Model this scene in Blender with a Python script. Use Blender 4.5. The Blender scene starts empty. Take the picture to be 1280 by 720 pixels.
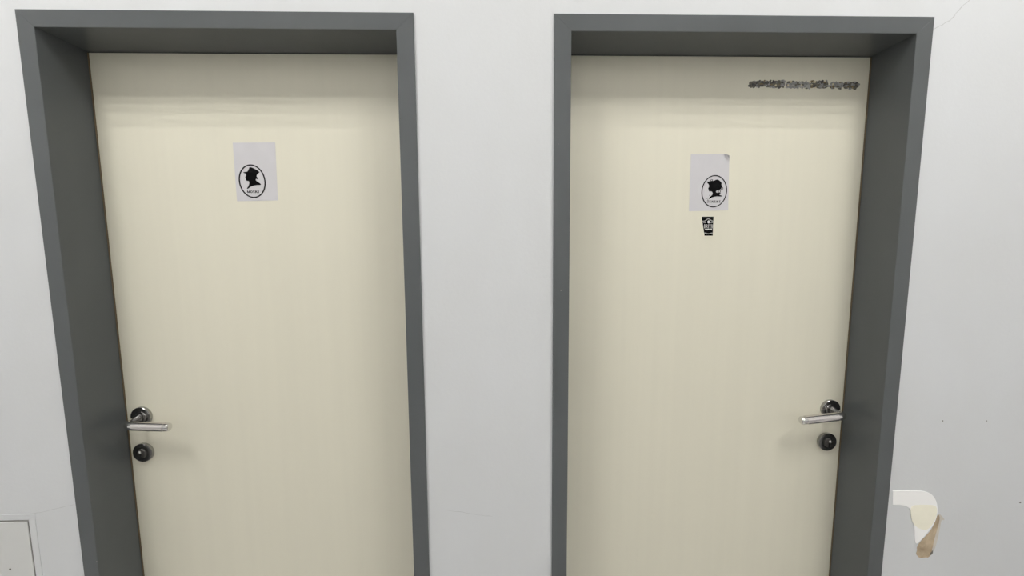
import bpy, bmesh, math, random
from mathutils import Vector, Matrix

random.seed(7)
S = bpy.context.scene
COL = S.collection

# ------------------------------------------------------------------ helpers
def lin(r, g, b):
    f = lambda c: (c / 255 / 12.92) if c / 255 <= .04045 else ((c / 255 + .055) / 1.055) ** 2.4
    return (f(r), f(g), f(b), 1)

def obj(name, bm, mats=None, parent=None, smooth=False, bevel=0, seg=2):
    me = bpy.data.meshes.new(name)
    bmesh.ops.recalc_face_normals(bm, faces=bm.faces[:])
    bm.to_mesh(me); bm.free()
    o = bpy.data.objects.new(name, me); COL.objects.link(o)
    for m in (mats if isinstance(mats, (list, tuple)) else [mats]):
        if m: me.materials.append(m)
    if parent:
        o.parent = parent
        o.matrix_parent_inverse = Matrix.Translation(parent.location).inverted()
    if smooth:
        for p in me.polygons: p.use_smooth = True
    if bevel:
        md = o.modifiers.new('bevel', 'BEVEL'); md.width = bevel; md.segments = seg
        md.limit_method = 'ANGLE'; md.angle_limit = math.radians(40)
    return o

def tag(o, label=None, cat=None, group=None, kind=None):
    if label: o['label'] = label
    if cat: o['category'] = cat
    if group: o['group'] = group
    if kind: o['kind'] = kind
    return o

def empty(name, loc):
    o = bpy.data.objects.new(name, None); COL.objects.link(o)
    o.location = loc; o.empty_display_size = .05
    return o

def box(bm, x0, x1, y0, y1, z0, z1, mi=0):
    v = [bm.verts.new(p) for p in ((x0,y0,z0),(x1,y0,z0),(x1,y1,z0),(x0,y1,z0),(x0,y0,z1),(x1,y0,z1),(x1,y1,z1),(x0,y1,z1))]
    for f in ((0,1,2,3),(4,7,6,5),(0,4,5,1),(1,5,6,2),(2,6,7,3),(3,7,4,0)):
        bm.faces.new([v[i] for i in f]).material_index = mi

def plate(bm, pts, y0, y1, mi=0):
    """outline pts (x, z) -> thin solid between y0 (front) and y1 (back)"""
    a = [bm.verts.new((x, y0, z)) for x, z in pts]
    b = [bm.verts.new((x, y1, z)) for x, z in pts]
    fs = [bm.faces.new(a), bm.faces.new(b[::-1])]
    n = len(pts)
    for i in range(n):
        fs.append(bm.faces.new((a[i], b[i], b[(i+1) % n], a[(i+1) % n])))
    for f in fs: f.material_index = mi
    return fs

def ring(bm, cx, cz, rx, rz, w, y0, y1, rot=0, n=72, mi=0):
    def pt(r1, r2, k):
        t = 2*math.pi*k/n; x, z = r1*math.cos(t), r2*math.sin(t)
        return cx + x*math.cos(rot) - z*math.sin(rot), cz + x*math.sin(rot) + z*math.cos(rot)
    rows = []
    for (r1, r2, y) in ((rx, rz, y0), (rx-w, rz-w, y0), (rx-w, rz-w, y1), (rx, rz, y1)):
        rows.append([bm.verts.new((pt(r1, r2, k)[0], y, pt(r1, r2, k)[1])) for k in range(n)])
    for i in range(4):
        A, B = rows[i], rows[(i+1) % 4]
        for k in range(n):
            bm.faces.new((A[k], A[(k+1) % n], B[(k+1) % n], B[k])).material_index = mi

def lathe_y(bm, cx, cz, prof, n=56, mi=0):
    """profile [(radius, y)] turned about the y axis through (cx, cz)"""
    rows = []
    for r, y in prof:
        if r < 1e-6: rows.append([bm.verts.new((cx, y, cz))])
        else: rows.append([bm.verts.new((cx + r*math.cos(2*math.pi*k/n), y, cz + r*math.sin(2*math.pi*k/n))) for k in range(n)])
    for A, B in zip(rows, rows[1:]):
        for k in range(n):
            k2 = (k+1) % n
            if len(A) == 1 and len(B) == 1: continue
            if len(A) == 1: f = bm.faces.new((A[0], B[k2], B[k]))
            elif len(B) == 1: f = bm.faces.new((A[k], A[k2], B[0]))
            else: f = bm.faces.new((A[k], A[k2], B[k2], B[k]))
            f.material_index = mi

def sweep(bm, path, radii, n=28, cap=True):
    pts = [Vector(p) for p in path]
    rows = []; up = Vector((0, 0, 1))
    for i, p in enumerate(pts):
        t = (pts[min(i+1, len(pts)-1)] - pts[max(i-1, 0)]).normalized()
        u = (up - t*up.dot(t)).normalized(); w = t.cross(u)
        rows.append([bm.verts.new(p + radii[i]*(u*math.cos(2*math.pi*k/n) + w*math.sin(2*math.pi*k/n))) for k in range(n)])
    for A, B in zip(rows, rows[1:]):
        for k in range(n):
            bm.faces.new((A[k], A[(k+1) % n], B[(k+1) % n], B[k]))
    if cap:
        bm.faces.new(rows[0]); bm.faces.new(rows[-1])

def sm_angle(o, deg=35):
    for p in o.data.polygons: p.use_smooth = True
    bm = bmesh.new(); bm.from_mesh(o.data)
    for e in bm.edges:
        e.smooth = not (len(e.link_faces) == 2 and e.calc_face_angle(0) > math.radians(deg))
    bm.to_mesh(o.data); bm.free()

# ---------------------------------------------------------------- materials
def mat(name, color, rough=.5, metal=0, spec=.5, var=0, vscale=(3, 3, 3), bump=0, bscale=200, bdist=.001, coat=0, detail=4, tint=None):
    m = bpy.data.materials.new(name); m.use_nodes = True
    nt = m.node_tree; b = nt.nodes['Principled BSDF']
    b.inputs['Roughness'].default_value = rough
    b.inputs['Metallic'].default_value = metal
    b.inputs['Specular IOR Level'].default_value = spec
    b.inputs['Coat Weight'].default_value = coat
    b.inputs['Base Color'].default_value = color
    tc = nt.nodes.new('ShaderNodeTexCoord')
    if var:
        mp = nt.nodes.new('ShaderNodeMapping'); mp.inputs['Scale'].default_value = vscale
        nz = nt.nodes.new('ShaderNodeTexNoise'); nz.inputs['Scale'].default_value = 1; nz.inputs['Detail'].default_value = detail
        rp = nt.nodes.new('ShaderNodeValToRGB')
        c0 = tuple(c*(1-var) for c in color[:3]) + (1,); c1 = tuple(min(1, c*(1+var)) for c in color[:3]) + (1,)
        if tint: c0 = tuple(c*t for c, t in zip(c0[:3], tint)) + (1,)
        rp.color_ramp.elements[0].position = .3; rp.color_ramp.elements[1].position = .7
        rp.color_ramp.elements[0].color = c0; rp.color_ramp.elements[1].color = c1
        nt.links.new(tc.outputs['Object'], mp.inputs['Vector']); nt.links.new(mp.outputs['Vector'], nz.inputs['Vector'])
        nt.links.new(nz.outputs['Fac'], rp.inputs['Fac']); nt.links.new(rp.outputs['Color'], b.inputs['Base Color'])
    if bump:
        n2 = nt.nodes.new('ShaderNodeTexNoise'); n2.inputs['Scale'].default_value = bscale; n2.inputs['Detail'].default_value = 5
        bp = nt.nodes.new('ShaderNodeBump'); bp.inputs['Strength'].default_value = bump; bp.inputs['Distance'].default_value = bdist
        nt.links.new(tc.outputs['Object'], n2.inputs['Vector']); nt.links.new(n2.outputs['Fac'], bp.inputs['Height'])
        nt.links.new(bp.outputs['Normal'], b.inputs['Normal'])
    return m

def emit(name, color, strength):
    m = bpy.data.materials.new(name); m.use_nodes = True
    nt = m.node_tree; nt.nodes.remove(nt.nodes['Principled BSDF'])
    e = nt.nodes.new('ShaderNodeEmission'); e.inputs['Color'].default_value = color; e.inputs['Strength'].default_value = strength
    nt.links.new(e.outputs['Emission'], nt.nodes['Material Output'].inputs['Surface'])
    return m

TUBE = 151.0
M_wall = mat('wall_paint', (.652, .667, .684, 1), .75, spec=.3, var=.018, vscale=(5, 5, 3), bump=.25, bscale=120, bdist=.0012, tint=(1, .995, .985))
M_ceil = mat('ceiling_paint', (.84, .84, .83, 1), .85, var=.01)
M_floor = mat('floor_tile', (.50, .49, .48, 1), .45, var=.15, vscale=(9, 9, 9))
M_far = mat('corridor_paint', (.76, .755, .75, 1), .8, var=.02)
M_band = mat('reflection_band_grey', (.45, .45, .46, 1), .5, var=.1)  # for the added unseen band on the opposite wall
M_frame = mat('grey_frame_lacquer', (.094, .101, .104, 1), .18, spec=.30, var=.04, vscale=(8, 8, 4), bump=.06, bscale=90, bdist=.0008)
M_seal = mat('brown_rubber_seal', (.13, .095, .05, 1), .6, var=.1, vscale=(20, 20, 20))
M_door = mat('cream_door_foil', (.725, .698, .580, 1), .42, spec=.4, var=.012, vscale=(40, 40, 1.2), bump=.05, bscale=300, bdist=.0004, detail=6)
M_paper = mat('white_paper', (.605, .595, .615, 1), .7, spec=.2, var=.015, vscale=(30, 30, 30))
M_ink = mat('black_ink', (.004, .004, .0045, 1), .8, spec=.06, var=.1)
M_ring = mat('grey_black_ink', (.018, .017, .018, 1), .8, spec=.08, var=.1)
M_grey = mat('sticker_grey_print', (.33, .32, .32, 1), .5, var=.15, vscale=(300, 300, 300))
M_light = mat('sticker_white_print', (.68, .67, .66, 1), .5, var=.03)
M_chrome = mat('polished_chrome', (.72, .71, .70, 1), .10, metal=1, var=.03, vscale=(40, 40, 40))
M_dark = mat('dark_reflection_chrome', (.19, .187, .182, 1), .24, metal=1, var=.05, vscale=(40, 40, 40))  # dark surroundings mirrored in the chrome faces, put into the base colour
M_core = mat('brushed_dark_core', (.15, .145, .138, 1), .32, metal=1, var=.05, vscale=(40, 40, 40))
M_side = mat('satin_nickel_edge', (.40, .40, .38, 1), .3, metal=1, var=.05, vscale=(40, 40, 40))
M_satin = mat('satin_nickel', (.80, .765, .755, 1), .20, metal=1, var=.03, vscale=(10, 200, 200))
M_slot = mat('black_slot', (.004, .004, .004, 1), .6, var=.1)
M_hatch = mat('hatch_paint', (.65, .655, .645, 1), .6, var=.02, vscale=(6, 6, 6), bump=.1, bscale=90)
M_gap = mat('gap_shade', (.25, .245, .23, 1), .9, var=.1)  # shade in the gap around the hatch panel, put into the colour
M_crack = mat('crack_grey', (.53, .54, .545, 1), .9, var=.1, vscale=(60, 60, 60))
M_speck = mat('dark_speck', (.16, .15, .13, 1), .8, var=.2, vscale=(300, 300, 300))
M_fill = mat('white_filler', (.97, .965, .955, 1), .7, var=.008, vscale=(20, 20, 20))
M_cream = mat('cream_filler', (.93, .90, .76, 1), .7, var=.03, vscale=(25, 25, 25))
M_tan = mat('tan_stain', (.47, .375, .26, 1), .8, var=.2, vscale=(45, 45, 45), tint=(.88, .84, .8))
M_tan2 = mat('pale_tan_stain', (.60, .56, .50, 1), .8, var=.08, vscale=(45, 45, 45))
M_res = [mat('residue_dark', (.075, .070, .068, 1), .7, var=.4, vscale=(250, 250, 250)),
         mat('residue_brown', (.19, .14, .07, 1), .7, var=.4, vscale=(250, 250, 250)),
         mat('residue_grey', (.29, .29, .285, 1), .7, var=.3, vscale=(250, 250, 250)),
         mat('residue_pale', (.62, .55, .38, 1), .7, var=.1, vscale=(250, 250, 250)),
         mat('residue_olive', (.14, .132, .105, 1), .7, var=.3, vscale=(250, 250, 250)),
         mat('residue_silver', (.40, .395, .375, 1), .7, var=.15, vscale=(250, 250, 250))]
M_tube = emit('tube_light', (1, .985, .95, 1), TUBE)
M_house = mat('lamp_housing', (.8, .8, .8, 1), .35, var=.02)

# ---------------------------------------------------------------- dimensions
WY = .005            # wall face (the frames stand 5 mm proud of it, their faces at y = 0)
DY = .119            # door leaf face
F = {1: dict(a=-1.1011, ai=-1.0623, bi=-.2423, b=-.2009, zo=2.0385, zi=2.000),
     2: dict(a=.1280, ai=.1688, bi=1.0036, b=1.0440, zo=2.0392, zi=2.0005)}
ZC, XE, YB = 3.6, 3.0, -2.75

# ------------------------------------------------------------------ the room
bm = bmesh.new()
cuts = [-XE]
for k in (1, 2): cuts += [F[k]['a'] + .012, F[k]['b'] - .012]
cuts.append(XE)
for i in range(0, 6, 2): box(bm, cuts[i], cuts[i+1], WY, .25, 0, ZC)
for k in (1, 2): box(bm, F[k]['a'] + .012, F[k]['b'] - .012, WY, .25, F[k]['zo'] - .012, ZC)
bmesh.ops.remove_doubles(bm, verts=bm.verts[:], dist=1e-5)
wall = tag(obj('wall_back', bm, M_wall), 'white painted plaster wall around the two grey door frames', 'wall', kind='structure')
bm = bmesh.new(); box(bm, -XE, XE, YB, .25, -.1, 0)
tag(obj('floor', bm, M_floor), 'dark tiled corridor floor below the two doors', 'floor', kind='structure')
bm = bmesh.new(); box(bm, -XE, XE, YB, .25, ZC, ZC + .1)
tag(obj('ceiling', bm, M_ceil), 'white corridor ceiling above the doors', 'ceiling', kind='structure')
bm = bmesh.new(); box(bm, -XE, XE, YB - .1, YB, 0, ZC)
wf = tag(obj('wall_front', bm, M_far), 'off-white corridor wall facing the doors', 'wall', kind='structure')
bm = bmesh.new(); box(bm, -XE, XE, YB, YB + .015, 0, 1.25)
obj('added_reflection_band', bm, M_band, wf, bevel=.004)  # unseen band, added to darken chrome reflections and the lower bounce light
bm = bmesh.new(); box(bm, -XE - .1, -XE, YB, .25, 0, ZC)
tag(obj('wall_left', bm, M_far), 'off-white end wall of the corridor on the left', 'wall', kind='structure')
bm = bmesh.new(); box(bm, XE, XE + .1, YB, .25, 0, ZC)
tag(obj('wall_right', bm, M_far), 'off-white end wall of the corridor on the right', 'wall', kind='structure')

# cracks and specks of the plaster
def crack(pts, w):
    bm = bmesh.new(); up = []; dn = []
    fine = []
    for (x0, z0), (x1, z1) in zip(pts, pts[1:]):
        for k in range(4):
            t = k/4
            fine.append((x0 + (x1-x0)*t + random.uniform(-1, 1)*.0007, z0 + (z1-z0)*t + random.uniform(-1, 1)*.0007))
    fine.append(pts[-1])
    for i, (x, z) in enumerate(fine):
        a = fine[max(i-1, 0)]; b = fine[min(i+1, len(fine)-1)]
        d = Vector((b[0]-a[0], b[1]-a[1])).normalized(); n = Vector((-d.y, d.x))
        ww = w*(.6 + .6*random.random()) * (0.35 if i in (0, len(fine)-1) else 1)
        up.append((x + n.x*ww/2, z + n.y*ww/2)); dn.append((x - n.x*ww/2, z - n.y*ww/2))
    for i in range(len(fine)-1):
        q = [up[i], up[i+1], dn[i+1], dn[i]]
        bm.faces.new([bm.verts.new((x, WY - .0003, z)) for x, z in q])
    bmesh.ops.remove_doubles(bm, verts=bm.verts[:], dist=1e-6)
    return obj('hairline_crack', bm, M_crack, wall)
crack([(1.0455, 2.0075), (1.0511, 2.0142), (1.0620, 2.0200), (1.0736, 2.0262), (1.0887, 2.0346), (1.0958, 2.0419), (1.1026, 2.0529), (1.1186, 2.0693), (1.1313, 2.0803), (1.15, 2.10)], .0022)
crack([(-1.2224, .8165), (-1.20, .8185), (-1.17, .8260), (-1.14, .8330), (-1.1047, .8404)], .0014)
crack([(-1.2205, .812), (-1.216, .77), (-1.213, .70), (-1.212, .66)], .0012)
crack([(-.150, .80), (-.11, .795), (-.07, .786), (-.03, .781)], .0012)
for x, z, r in ((1.1757, 1.0253, .0022), (1.2973, 1.0233, .0018), (1.4203, .7876, .0026)):
    bm = bmesh.new()
    plate(bm, [(x + r*random.uniform(.7, 1.3)*math.cos(t*.7), z + .75*r*random.uniform(.7, 1.3)*math.sin(t*.7)) for t in range(9)], WY - .0006, WY)
    obj('dirt_speck', bm, M_speck, wall)

# ------------------------------------------------------------ grey steel door frames
DB = .165
def member(name, prof, ends, parent, along):
    """prof: list of (u, y); ends(u) gives the two positions along the member; along 'z' or 'x'"""
    bm = bmesh.new(); A = []; B = []
    for u, y in prof:
        e0, e1 = ends(u)
        A.append(bm.verts.new((u, y, e0) if along == 'z' else (e0, y, u)))
        B.append(bm.verts.new((u, y, e1) if along == 'z' else (e1, y, u)))
    bm.faces.new(A); bm.faces.new(B[::-1]); n = len(prof)
    for i in range(n): bm.faces.new((A[i], B[i], B[(i+1) % n], A[(i+1) % n]))
    o = obj(name, bm, M_frame, parent)
    bm = bmesh.new(); bm.from_mesh(o.data); bm.edges.ensure_lookup_table()
    wl = bm.edges.layers.float.new('bevel_weight_edge')
    ax = 2 if along == 'z' else 0
    for e in bm.edges:                       # long edges get a soft radius, the mitred ends only a hair
        d = e.verts[0].co - e.verts[1].co
        e[wl] = 1.0 if abs(d[ax]) > .6 else .32
    bm.to_mesh(o.data); bm.free()
    md = o.modifiers.new('bevel', 'BEVEL'); md.width = .0012; md.segments = 2; md.limit_method = 'WEIGHT'
    return o

def door_frame(k, label):
    f = F[k]; a, ai, bi, b, zo, zi = (f[q] for q in ('a', 'ai', 'bi', 'b', 'zo', 'zi'))
    root = empty('trim_%d' % k, ((a+b)/2, 0, 0)); tag(root, label, 'door frame', kind='structure')
    L = .012
    left = [(a, 0), (ai, 0), (ai, DB), (a+L, DB), (a+L, WY), (a, WY)]
    right = [(b, 0), (bi, 0), (bi, DB), (b-L, DB), (b-L, WY), (b, WY)]
    top = [(zo, 0), (zi, 0), (zi, DB), (zo-L, DB), (zo-L, WY), (zo, WY)]
    zl = lambda u: zo - (u-a)*(zo-zi)/(ai-a)
    zr = lambda u: zo - (b-u)*(zo-zi)/(b-bi)
    member('side_jamb', left, lambda u: (.001, zl(u)), root, 'z')
    member('side_jamb', right, lambda u: (.001, zr(u)), root, 'z')
    member('head_jamb', top, lambda u: (a + (zo-u)*(ai-a)/(zo-zi), b - (zo-u)*(b-bi)/(zo-zi)), root, 'x')
    for x0, x1 in ((ai + .0002, ai + .0026), (bi - .0026, bi - .0002)):
        bm = bmesh.new(); box(bm, x0, x1, DY - .002, DY + .030, .008, zi - .0016)
        obj('seal_strip', bm, M_seal, root, bevel=.001)
    return root
frame_1 = door_frame(1, 'grey lacquered steel door frame around the left door')
frame_2 = door_frame(2, 'grey lacquered steel door frame around the right door')
M_nick = mat('dark_nick', (.02, .02, .02, 1), .8, var=.2)
M_chip = mat('pale_chip', (.34, .34, .33, 1), .8, var=.2)
for x, z, w, h, m, par in ((-.2393, 1.8009, .0019, .0006, M_nick, frame_1), (-1.0645, .6827, .0010, .0009, M_chip, frame_1),
                           (.1478, 1.3856, .0008, .0016, M_chip, frame_2), (.1392, 1.742, .0007, .0005, M_chip, frame_2)):
    bm = bmesh.new()
    plate(bm, [(x + w*random.uniform(.7, 1.2)*math.cos(t*.785), z + h*random.uniform(.7, 1.2)*math.sin(t*.785)) for t in range(8)], -.0003, .0002)
    obj('paint_chip', bm, m, par)

# -------------------------------------------------------------------- doors
def make_door(k, label, rc, s, z_start, tip, kc):
    f = F[k]; ai, bi, zi = f['ai'], f['bi'], f['zi']
    bm = bmesh.new(); box(bm, ai + .0028, bi - .0028, DY, DY + .040, .008, zi - .0012)
    leaf = tag(obj('door_%d' % k, bm, M_door, bevel=.0012), label, 'door', kind='structure')
    cx, cz = rc
    # lever handle: neck, elbow and polished ends are one piece; the rosette and the satin grip are its parts
    yl = DY - .054; r = .0112
    path = [(cx, DY - .006, cz), (cx, DY - .016, cz - .0002), (cx, yl + .016, z_start + .0008)]
    rad = [.0090, .0085, .0092]
    for t in range(1, 8):
        q = t/8*math.pi/2
        path.append((cx + s*.016*(1-math.cos(q)), yl + .016 - .016*math.sin(q), z_start)); rad.append(r*(.96 + .04*t/8))
    tx, tz = tip; x0 = cx + s*.016
    nrm = lambda t: (x0 + (tx - x0)*t, yl, z_start + (tz - z_start)*t)
    path += [nrm(0), nrm(.5), nrm(.93), nrm(.955), nrm(.975), nrm(.992), nrm(1)]
    rad += [r, r, r, r*.99, r*.93, r*.74, r*.42]
    bm = bmesh.new(); sweep(bm, path, rad)
    h = obj('door_handle', bm, M_chrome, leaf); sm_angle(h, 60)
    bm = bmesh.new()
    gp = [nrm(.055), nrm(.06), nrm(.5), nrm(.865), nrm(.87)]
    sweep(bm, gp, [r*1.0, r*1.075, r*1.085, r*1.075, r*1.0]); g = obj('grip', bm, M_satin, h); sm_angle(g, 40)
    bm = bmesh.new(); R = .0272
    lathe_y(bm, cx, cz, [(R, DY), (R, DY - .0075)], mi=1)
    lathe_y(bm, cx, cz, [(R, DY - .0075), (R - .0015, DY - .0092), (R - .0050, DY - .0098), (.0170, DY - .0098), (.0160, DY - .0112), (.0130, DY - .0118), (.0112, DY - .0118), (.0108, DY - .0150), (.0092, DY - .0158), (0, DY - .0158)], mi=0)
    o = obj('rosette', bm, [M_dark, M_side], h); sm_angle(o)
    # lock escutcheon below
    kx, kz = kc; bm = bmesh.new(); R = .0268
    lathe_y(bm, kx, kz, [(R, DY), (R, DY - .0075)], mi=1)
    lathe_y(bm, kx, kz, [(R, DY - .0075), (R - .0015, DY - .0092), (R - .0045, DY - .0098), (.0155, DY - .0098), (.0145, DY - .0085), (0, DY - .0085)], mi=0)
    e = obj('lock_escutcheon', bm, [M_dark, M_side], leaf); sm_angle(e)
    bm = bmesh.new()
    lathe_y(bm, kx, kz, [(.0138, DY - .0080), (.0138, DY - .0125), (.0128, DY - .0138), (.0090, DY - .0146), (0, DY - .0150)])
    o = obj('lock_core', bm, M_core, e); sm_angle(o)
    bm = bmesh.new()
    lathe_y(bm, kx - s*.0015, kz + .0052, [(.0048, DY - .0146), (.0045, DY - .0162), (.0030, DY - .0176), (0, DY - .0181)], n=32)
    o = obj('key_cylinder', bm, M_chrome, e); sm_angle(o, 60)
    bm = bmesh.new(); box(bm, kx + s*.0012 - .0017, kx + s*.0012 + .0017, DY - .0156, DY - .0120, kz - .0122, kz + .0025)
    obj('key_slot', bm, M_slot, e)
    return leaf

make_door(1, 'cream door leaf with lever at its left edge and the sign of a man', (-1.0168, 1.0262), 1, 1.0212, (-.8990, 1.0158), (-1.0215, .9205))
make_door(2, 'cream door leaf with lever at its right edge and the sign of a woman', (.9612, 1.0166), -1, 1.0155, (.8345, 1.0047), (.9580, .9160))

# ---------------------------------------------------------------- lettering (serif capitals, drawn as strokes)
GL = {  # strokes ((x0,z0),(x1,z1),weight) in a 1-high cell, width
 'M': (1.0, [((.12,0),(.12,1),.10), ((.12,1),(.5,.12),.15), ((.5,.12),(.88,1),.09), ((.86,0),(.86,1),.16), ((0,.03),(.25,.03),.06), ((.72,.03),(1,.03),.06), ((0,.97),(.2,.97),.06), ((.82,.97),(1,.97),.06)]),
 'O': (.84, 'O'),
 'S': (.62, [((.56,.80),(.45,.95),.10), ((.45,.95),(.22,.96),.11), ((.22,.96),(.10,.80),.14), ((.10,.80),(.16,.60),.15), ((.16,.60),(.46,.42),.17), ((.46,.42),(.54,.22),.15), ((.54,.22),(.42,.05),.13), ((.42,.05),(.18,.04),.11), ((.18,.04),(.05,.22),.10)]),
 'K': (.88, [((.16,0),(.16,1),.16), ((.20,.44),(.72,.98),.10), ((.34,.58),(.80,.02),.16), ((0,.03),(.32,.03),.06), ((0,.97),(.32,.97),.06), ((.62,.03),(.9,.03),.06), ((.58,.97),(.86,.97),.06)]),
 'I': (.40, [((.2,0),(.2,1),.17), ((.02,.03),(.38,.03),.06), ((.02,.97),(.38,.97),.06)]),
 'Z': (.74, [((.06,.95),(.70,.95),.10), ((.66,.94),(.08,.06),.16), ((.04,.05),(.70,.05),.10), ((.06,.95),(.06,.78),.06), ((.70,.05),(.70,.24),.06)]),
 'E': (.72, [((.16,0),(.16,1),.16), ((.16,.95),(.66,.95),.09), ((.16,.51),(.52,.51),.09), ((.16,.05),(.68,.05),.09), ((.66,.97),(.66,.78),.06), ((.68,.03),(.68,.24),.06), ((.52,.62),(.52,.40),.06), ((0,.03),(.2,.03),.06), ((0,.97),(.2,.97),.06)]),
 'N': (.92, [((.13,0),(.13,1),.09), ((.13,1),(.80,.02),.16), ((.80,0),(.80,1),.09), ((0,.03),(.27,.03),.06), ((0,.97),(.2,.97),.06), ((.66,.97),(.94,.97),.06)]),
 'R': (.84, [((.16,0),(.16,1),.17), ((.16,.95),(.50,.95),.10), ((.50,.95),(.66,.78),.14), ((.66,.78),(.50,.52),.14), ((.50,.52),(.16,.52),.10), ((.40,.52),(.78,.03),.16), ((0,.03),(.32,.03),.06)]),
 'B': (.78, [((.16,0),(.16,1),.17), ((.16,.95),(.50,.95),.10), ((.50,.95),(.62,.76),.14), ((.62,.76),(.48,.53),.13), ((.16,.53),(.48,.53),.09), ((.48,.53),(.68,.28),.14), ((.68,.28),(.50,.05),.14), ((.50,.05),(.16,.05),.10)]),
 'T': (.76, [((.38,0),(.38,1),.17), ((.04,.95),(.72,.95),.10), ((.05,.97),(.05,.76),.06), ((.71,.97),(.71,.76),.06), ((.22,.03),(.54,.03),.06)]),
 'H': (.90, [((.16,0),(.16,1),.17), ((.74,0),(.74,1),.17), ((.16,.5),(.74,.5),.09), ((0,.03),(.32,.03),.06), ((.58,.03),(.9,.03),.06)]),
}
CARON = [((-.14, 1.30), (0, 1.13), .10), ((0, 1.13), (.14, 1.30), .10)]
def write(bm, text, x0, x1, z0, h, y0, y1, fat=1.0, gap=.16, mi=0):
    base = {'Š': 'S', 'Ž': 'Z'}
    wsum = sum(GL[base.get(c, c)][0] for c in text) + gap*(len(text)-1)
    sx = (x1-x0)/wsum; x = x0; n = 0
    def stroke(p, q, w):
        nonlocal n
        a = Vector((x + p[0]*sx, z0 + p[1]*h)); b = Vector((x + q[0]*sx, z0 + q[1]*h))
        d = (b-a).normalized(); nn = Vector((-d.y, d.x))*w*fat*min(sx, h)/2; e = n*1e-6; n += 1
        plate(bm, [tuple(a-nn), tuple(b-nn), tuple(b+nn), tuple(a+nn)], y0 - e, y1, mi)
    for c in text:
        g = GL[base.get(c, c)]
        if g[1] == 'O': ring(bm, x + .42*sx, z0 + .5*h, .40*sx, .51*h, .14*fat*min(sx, h), y0, y1, n=28, mi=mi)
        else:
            for s in g[1]: stroke(*s)
        if c in base:
            for p, q, w in CARON: stroke((p[0] + g[0]/2, p[1]), (q[0] + g[0]/2, q[1]), w)
        x += (g[0] + gap)*sx

# ---------------------------------------------------------------- paper signs
def sheet(name, quad, curl=None, n=14):
    """quad TL, TR, BR, BL in (x, z); a slightly wavy sheet; curl = size of a corner folded forward at the top right"""
    bm = bmesh.new(); TL, TR, BR, BL = [Vector(q) for q in quad]; g = []
    for j in range(n+1):
        row = []
        for i in range(n+1):
            u, v = i/n, j/n
            p = TL*(1-u)*(1-v) + TR*u*(1-v) + BR*u*v + BL*(1-u)*v
            lift = .0004
            x, z = p.x, p.y
            if curl:
                c = (1-u) + v*1.4          # distance from the top-right corner
                if c < curl:
                    t = (curl-c)/curl; lift += .011*t**1.5; x -= .006*t*t; z -= .006*t*t
            row.append(bm.verts.new((x, DY - lift, z)))
        g.append(row)
    for j in range(n):
        for i in range(n): bm.faces.new((g[j][i], g[j][i+1], g[j+1][i+1], g[j+1][i]))
    o = obj(name, bm, M_paper)
    md = o.modifiers.new('thickness', 'SOLIDIFY'); md.thickness = .00025; md.offset = -1 if False else 0
    return o

MAN = [(-.6708,1.7111),(-.6656,1.7098),(-.659,1.7068),(-.6516,1.7026),(-.6459,1.6978),(-.6488,1.695),(-.6515,1.6932),(-.654,1.6899),(-.6546,1.6864),(-.6529,1.6841),(-.6513,1.6804),(-.6532,1.6793),(-.6554,1.6808),(-.6566,1.6796),(-.6579,1.6773),(-.6558,1.6747),(-.6515,1.6717),(-.6471,1.6687),(-.6441,1.6652),(-.6466,1.6641),(-.6543,1.6641),(-.662,1.6629),(-.6682,1.6611),(-.6733,1.6587),(-.6778,1.6553),(-.681,1.6538),(-.6821,1.655),(-.6794,1.6584),(-.677,1.6622),(-.6752,1.666),(-.6747,1.6698),(-.6753,1.6733),(-.6772,1.6748),(-.6807,1.6748),(-.6824,1.6763),(-.682,1.6784),(-.6836,1.6812),(-.6832,1.683),(-.6846,1.6842),(-.6826,1.6872),(-.6815,1.6899),(-.6815,1.6933),(-.6849,1.6945),(-.6879,1.6954),(-.6883,1.6969),(-.6847,1.6981),(-.6808,1.6985),(-.6774,1.6993),(-.6747,1.7031),(-.6726,1.7076)]
WOMAN = [(.5656,1.671),(.5712,1.671),(.5768,1.6723),(.5849,1.673),(.5881,1.6738),(.5912,1.6757),(.5952,1.6766),(.6001,1.675),(.6035,1.6722),(.6072,1.6683),(.6084,1.6644),(.6069,1.6616),(.6102,1.661),(.6114,1.6581),(.6091,1.6566),(.6070,1.6542),(.6062,1.6511),(.6050,1.6495),(.6006,1.648),(.5958,1.6469),(.5931,1.6448),(.5939,1.6417),(.5977,1.6406),(.6018,1.6401),(.6058,1.6412),(.6067,1.6393),(.6019,1.637),(.6053,1.6346),(.6111,1.6322),(.6123,1.6308),(.6055,1.6305),(.5973,1.6312),(.5893,1.6299),(.5829,1.6281),(.5774,1.6244),(.5741,1.624),(.5748,1.6268),(.5795,1.6312),(.5834,1.6347),(.5848,1.6386),(.583,1.6433),(.5797,1.6449),(.5749,1.6441),(.5731,1.6465),(.5735,1.6488),(.5713,1.6512),(.5717,1.6532),(.5735,1.6566),(.5736,1.6605),(.5715,1.6645),(.5685,1.6676)]
Y0, Y1 = DY - .0012, DY - .0003
sg = tag(sheet('paper_sign', [(-.7111,1.7739),(-.6001,1.775),(-.6024,1.6232),(-.7109,1.6214)]), 'white paper sign with a hatted man silhouette on the left door', 'sign')
bm = bmesh.new(); ring(bm, -.6668, 1.6738, .0352, .0442, .0032, Y0, Y1, rot=.11); obj('oval_border', bm, M_ring, sg)
bm = bmesh.new(); plate(bm, MAN, Y0, Y1); obj('man_silhouette', bm, M_ink, sg)
bm = bmesh.new(); write(bm, 'MOŠKI', -.6822, -.6506, 1.6430, .0062, Y0, Y1, 1.25); obj('lettering', bm, M_ink, sg)

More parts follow.
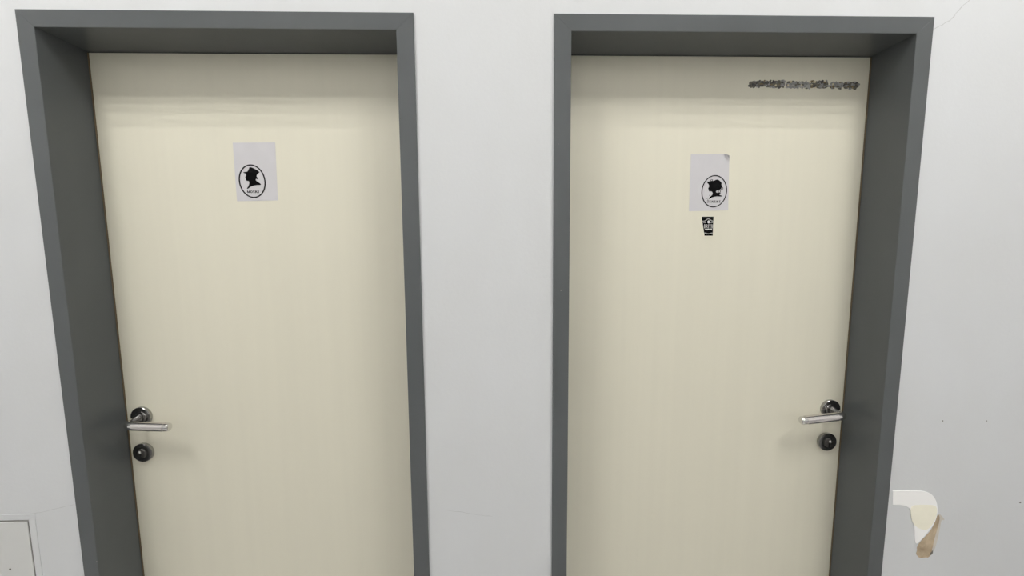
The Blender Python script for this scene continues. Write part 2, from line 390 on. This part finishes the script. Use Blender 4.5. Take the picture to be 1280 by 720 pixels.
sg = tag(sheet('paper_sign', [(.5195,1.744),(.6261,1.7451),(.6303,1.5926),(.5201,1.5907)], curl=.17), 'white paper sign with a woman silhouette and curled corner on the right door', 'sign')
bm = bmesh.new(); ring(bm, .5886, 1.6447, .0358, .0438, .0026, Y0, Y1, rot=-.06); obj('oval_border', bm, M_ring, sg)
bm = bmesh.new(); plate(bm, WOMAN, Y0, Y1)
# loose curls, hat bow and ruffles of the silhouette
ring(bm, .6098, 1.6525, .0034, .0036, .0012, Y0 - 1e-5, Y1, n=24)
ring(bm, .5800, 1.6745, .0030, .0028, .0010, Y0 - 1e-5, Y1, n=24)
ring(bm, .6032, 1.6440, .0030, .0044, .0011, Y0 - 2e-5, Y1, rot=-.5, n=24)
for x, z, r in ((.5762, 1.6338, .0014), (.5692, 1.6259, .0013), (.5712, 1.6262, .0012), (.5676, 1.6255, .0008)):
    plate(bm, [(x + r*math.cos(t*.6283), z + .7*r*math.sin(t*.6283)) for t in range(10)], Y0 - 3e-5, Y1)
obj('woman_silhouette', bm, M_ink, sg)
bm = bmesh.new(); write(bm, 'ŽENSKE', .5696, .6076, 1.6136, .0064, Y0, Y1, 1.05, .34); obj('lettering', bm, M_ring, sg)

# ------------------------------------------------------------- cup-shaped sticker
T = .0004
CXY = lambda u, v: ((.5567 + .0102*v) + ((.5901 + .0001*v) - (.5567 + .0102*v))*u, 1.5756 - .0527*v)
bm = bmesh.new()
plate(bm, [CXY(0, 0), CXY(1, 0), CXY(1, .12), CXY(.99, .55), CXY(1, 1), CXY(0, 1), CXY(0, .6), CXY(0, .12)], DY - T, DY)
st = tag(obj('cup_sticker', bm, M_ink), 'small black cup-shaped sticker with pale print below the woman sign', 'sticker')
def band(f, w, mi_bm, e, u0=.0, u1=1.0, n=16):
    for i in range(n):
        a, b = u0 + (u1-u0)*i/n, u0 + (u1-u0)*(i+1)/n
        plate(mi_bm, [CXY(a, f(a)), CXY(b, f(b)), CXY(b, f(b) + w), CXY(a, f(a) + w)], DY - T - e, DY - T + 1e-5)
bm = bmesh.new(); gs = lambda u: math.exp(-((u-.55)/.24)**2)
band(lambda u: .215 - .125*gs(u), .05, bm, .0002); obj('wavy_band', bm, M_grey, st)
bm = bmesh.new(); band(lambda u: .83 + .045*math.exp(-((u-.5)/.3)**2), .045, bm, .0002); obj('wavy_band', bm, M_grey, st)
for u0, u1 in ((.06, .32), (.74, .97)):
    bm = bmesh.new(); band(lambda u: .30, .035, bm, .0002, u0, u1, 4); obj('printed_dash', bm, M_grey, st)
bm = bmesh.new(); cxz = CXY(.57, .275)
plate(bm, [(cxz[0] + .0036*math.cos(t*.2618), cxz[1] + .0042*math.sin(t*.2618)) for t in range(24)], DY - T - .0004, DY - T); obj('round_emblem', bm, M_light, st)
bm = bmesh.new()
a = CXY(.05, .595); b = CXY(.97, .595); write(bm, 'BRITH', a[0], b[0], a[1] - .0006, .0108, DY - T - .0005, DY - T, 1.0, .16)
a = CXY(.14, .70); b = CXY(.62, .70); c = CXY(.70, .70); d = CXY(.90, .70)
for i in range(5):
    x = a[0] + (b[0]-a[0])*i/5; box(bm, x, x + .0022, DY - T - .0005, DY - T, a[1], a[1] + .0036)
for i in range(2):
    x = c[0] + (d[0]-c[0])*i/2; box(bm, x, x + .0021, DY - T - .0005, DY - T, a[1], a[1] + .0036)
obj('lettering', bm, M_light, st)
# ------------------------------------------------- smeared residue on the right door
bm = bmesh.new(); n = 0
def blob(x, z, rx, rz, mi):
    global n
    k = random.randint(7, 10); ph = random.random()*6
    pts = [(x + rx*random.uniform(.55, 1.2)*math.cos(ph + 2*math.pi*t/k), z + rz*random.uniform(.55, 1.2)*math.sin(ph + 2*math.pi*t/k)) for t in range(k)]
    plate(bm, pts, DY - .0004 - n*2.5e-6, DY, mi); n += 1
for u0, u1, mi in ((.0, .10, 4), (.10, .2, 0), (.2, .325, 4), (.338, .46, 2), (.45, .57, 5), (.57, .72, 4), (.74, .86, 2), (.86, 1.0, 4)):
    m = 9; lo = []; hi = []
    for t in range(m):
        x = .671 + .303*(u0 + (u1-u0)*t/(m-1)); e = .5 if t in (0, m-1) else 1
        zc = 1.9288 - .0015*(u0 > .33)
        hi.append((x, zc + e*random.uniform(.0065, .0100))); lo.append((x, zc - e*random.uniform(.0060, .0105)))
    plate(bm, hi + lo[::-1], DY - .0003 - n*2.5e-6, DY, mi); n += 1
for i in range(230):
    u = random.random(); x = .671 + .303*u
    if .322 < u < .340: continue
    zc = 1.9288 + random.uniform(-1, 1)*.0090 - .003*(u > .9)
    if u < .32: mi = random.choice([0, 0, 0, 2, 1, 2, 4, 4])
    elif u < .56: mi = random.choice([2, 2, 2, 4, 4, 4, 5, 5]); zc -= .0015
    elif u < .72: mi = random.choice([0, 1, 4, 2, 4, 3, 0])
    else: mi = random.choice([0, 2, 4, 2, 4, 1, 2]); zc -= .002 - .012*(u-.86)
    blob(x, zc, random.uniform(.0018, .0062), random.uniform(.0014, .0038), mi)
for x in (.744, .778, .786, .815, .838, .902): blob(x, 1.931 + random.uniform(-.006, .006), .003, .0035, 3)
tag(obj('smeared_residue', bm, M_res), 'smeared strip of dark residue near the top right corner of the right door', 'stain')

# ------------------------------------------------- white filler patch with brown stain, right wall
def smooth_poly(pts, it=2):
    for _ in range(it):
        o = []
        for p, q in zip(pts, pts[1:] + pts[:1]):
            o += [(p[0]*.75 + q[0]*.25, p[1]*.75 + q[1]*.25), (p[0]*.25 + q[0]*.75, p[1]*.25 + q[1]*.75)]
        pts = o
    return pts
patch_pts = [(1.0566,.8305),(1.0566,.8305),(1.1000,.8296),(1.1383,.8287),(1.1614,.8213),(1.1763,.807),(1.185,.7883),(1.1888,.7625),(1.1839,.7344),(1.1684,.7089),(1.1483,.6834),(1.1381,.6717),(1.1326,.6814),(1.1280,.7194),(1.1200,.7548),(1.1100,.7790),(1.0885,.7881),(1.0604,.7899),(1.0604,.7899)]
bm = bmesh.new(); plate(bm, smooth_poly(patch_pts), WY - .0016, WY)
pt = tag(obj('wall_patch', bm, M_fill, bevel=.0006), 'hook-shaped white filler patch on the wall beside the right door frame', 'wall patch')
bm = bmesh.new(); plate(bm, smooth_poly([(1.1100,.7870),(1.1360,.7885),(1.1640,.7880),(1.1830,.7840),(1.1872,.7625),(1.1810,.7360),(1.1640,.7120),(1.1400,.7180),(1.1210,.7330),(1.1130,.7600)]), WY - .0019, WY - .0012)
obj('cream_smear', bm, M_cream, pt)
bm = bmesh.new()
plate(bm, smooth_poly([(1.1902,.7601),(1.1960,.7530),(1.1970,.7400),(1.1935,.7150),(1.1885,.6895),(1.1855,.661),(1.1840,.6400),(1.1764,.6302),(1.1700,.6318),(1.1513,.6300),(1.1440,.6380),(1.1405,.6431),(1.1430,.6530),(1.1408,.6621),(1.1470,.6760),(1.1691,.7018),(1.1808,.7204)], 1), WY - .0007, WY, 0)
s0 = tag(obj('brown_stain', bm, M_tan), 'tan brown stain running down the wall below the hook-shaped white patch', 'stain')
bm = bmesh.new()
plate(bm, smooth_poly([(1.1930,.7620),(1.2010,.7540),(1.2110,.7440),(1.2100,.7400),(1.2020,.7430),(1.2010,.7200),(1.1985,.6900),(1.1930,.6560),(1.1880,.6460),(1.1860,.6700),(1.1890,.7000),(1.1925,.7300)]), WY - .0004, WY, 0)
obj('pale_halo', bm, M_tan2, s0)
bm = bmesh.new(); plate(bm, [(1.1790,.6425),(1.1870,.6520),(1.1875,.6440),(1.1830,.6380)], WY - .0012, WY - .0005); obj('chip', bm, M_speck, s0)

# ------------------------------------------------- flush access hatch low on the left wall
hx, hz = -1.2300, .7962
root = tag(empty('access_hatch', (-1.43, WY, .45)), 'white painted access hatch in the wall left of the left door', 'hatch')
def frame_rect(bm, x0, x1, z0, z1, w, y0, y1):
    box(bm, x0, x1, y0, y1, z1 - w, z1); box(bm, x0, x1, y0, y1, z0, z0 + w)
    box(bm, x0, x0 + w, y0, y1, z0 + w, z1 - w); box(bm, x1 - w, x1, y0, y1, z0 + w, z1 - w)
bm = bmesh.new(); box(bm, -1.636, hx + .0035, WY - .0006, WY, .395, hz + .0035); obj('gap_backing', bm, M_gap, root)  # darker plate carries the painted shade of the gap
bm = bmesh.new(); box(bm, -1.632, hx, WY - .0030, WY - .0007, .399, hz); obj('panel', bm, M_hatch, root, bevel=.0012)
bm = bmesh.new(); frame_rect(bm, -1.654, hx + .0190, .378, hz + .0205, .0165, WY - .0014, WY); obj('rim', bm, M_wall, root, bevel=.0012, seg=3)
bm = bmesh.new(); lathe_y(bm, -1.2885, .6655, [(.0026, WY - .0028), (.0026, WY - .0036), (.0018, WY - .0040), (0, WY - .0040)], n=20); obj('screw', bm, M_speck, root)

# ------------------------------------------------------------------- lamps
def make_lamp():
    root = empty('ceiling_light', (0, 0, ZC))
    bm = bmesh.new()
    box(bm, -.34, .34, -.42, .42, -.008, -.001)
    box(bm, -.34, .34, -.42, -.405, -.07, -.008); box(bm, -.34, .34, .405, .42, -.07, -.008)
    box(bm, -.34, -.325, -.405, .405, -.07, -.008); box(bm, .325, .34, -.405, .405, -.07, -.008)
    o = obj('housing', bm, M_house); o.parent = root
    for y in (-.345, -.115, .115, .345):
        bm = bmesh.new(); sweep(bm, [(-.29, y, -.04), (0, y, -.04), (.29, y, -.04)], [.013]*3, n=14)
        o = obj('tube', bm, M_tube); o.parent = root
    return root
la = make_lamp()
spots = [(-1.34, -1.33, 'four-tube ceiling light above the left door, outside the picture'), (1.34, -1.33, 'four-tube ceiling light above the right door, outside the picture')]
for i, (x, y, lb) in enumerate(spots):
    if i == 0: r = la
    else:
        r = la.copy(); COL.objects.link(r)
        for ch in la.children:
            c = ch.copy(); COL.objects.link(c); c.parent = r
    r.location = (x, y, ZC); tag(r, lb, 'ceiling light', group='corridor ceiling lights')

# ------------------------------------------------------------------ camera
p, yw, rl = .1018, .0249, -.0056
cp, sp, cy, sy, cr, sr = math.cos(p), math.sin(p), math.cos(yw), math.sin(yw), math.cos(rl), math.sin(rl)
fw = Vector((sy*cp, cy*cp, -sp)); ri = Vector((cy, -sy, 0)); up = ri.cross(fw)
r2 = ri*cr + up*sr; u2 = up*cr - ri*sr
cd = bpy.data.cameras.new('camera'); cam = bpy.data.objects.new('camera', cd); COL.objects.link(cam)
cd.sensor_width = 36; cd.lens = 503.42*36/1280; cd.clip_start = .02
mx = Matrix((r2, u2, -fw)).transposed().to_4x4(); mx.translation = Vector((0, -1.0018, 1.495))
cam.matrix_world = mx
S.camera = cam

w = bpy.data.worlds.new('world'); S.world = w; w.use_nodes = True
w.node_tree.nodes['Background'].inputs['Color'].default_value = (.05, .05, .05, 1)

S.view_settings.view_transform = 'Standard'; S.view_settings.look = 'None'
S.view_settings.exposure = 0; S.view_settings.gamma = 1; S.view_settings.use_curve_mapping = False
S.cycles.use_denoising = True
S.cycles.max_bounces = 12; S.cycles.diffuse_bounces = 8; S.cycles.glossy_bounces = 6
S.cycles.sample_clamp_indirect = 6
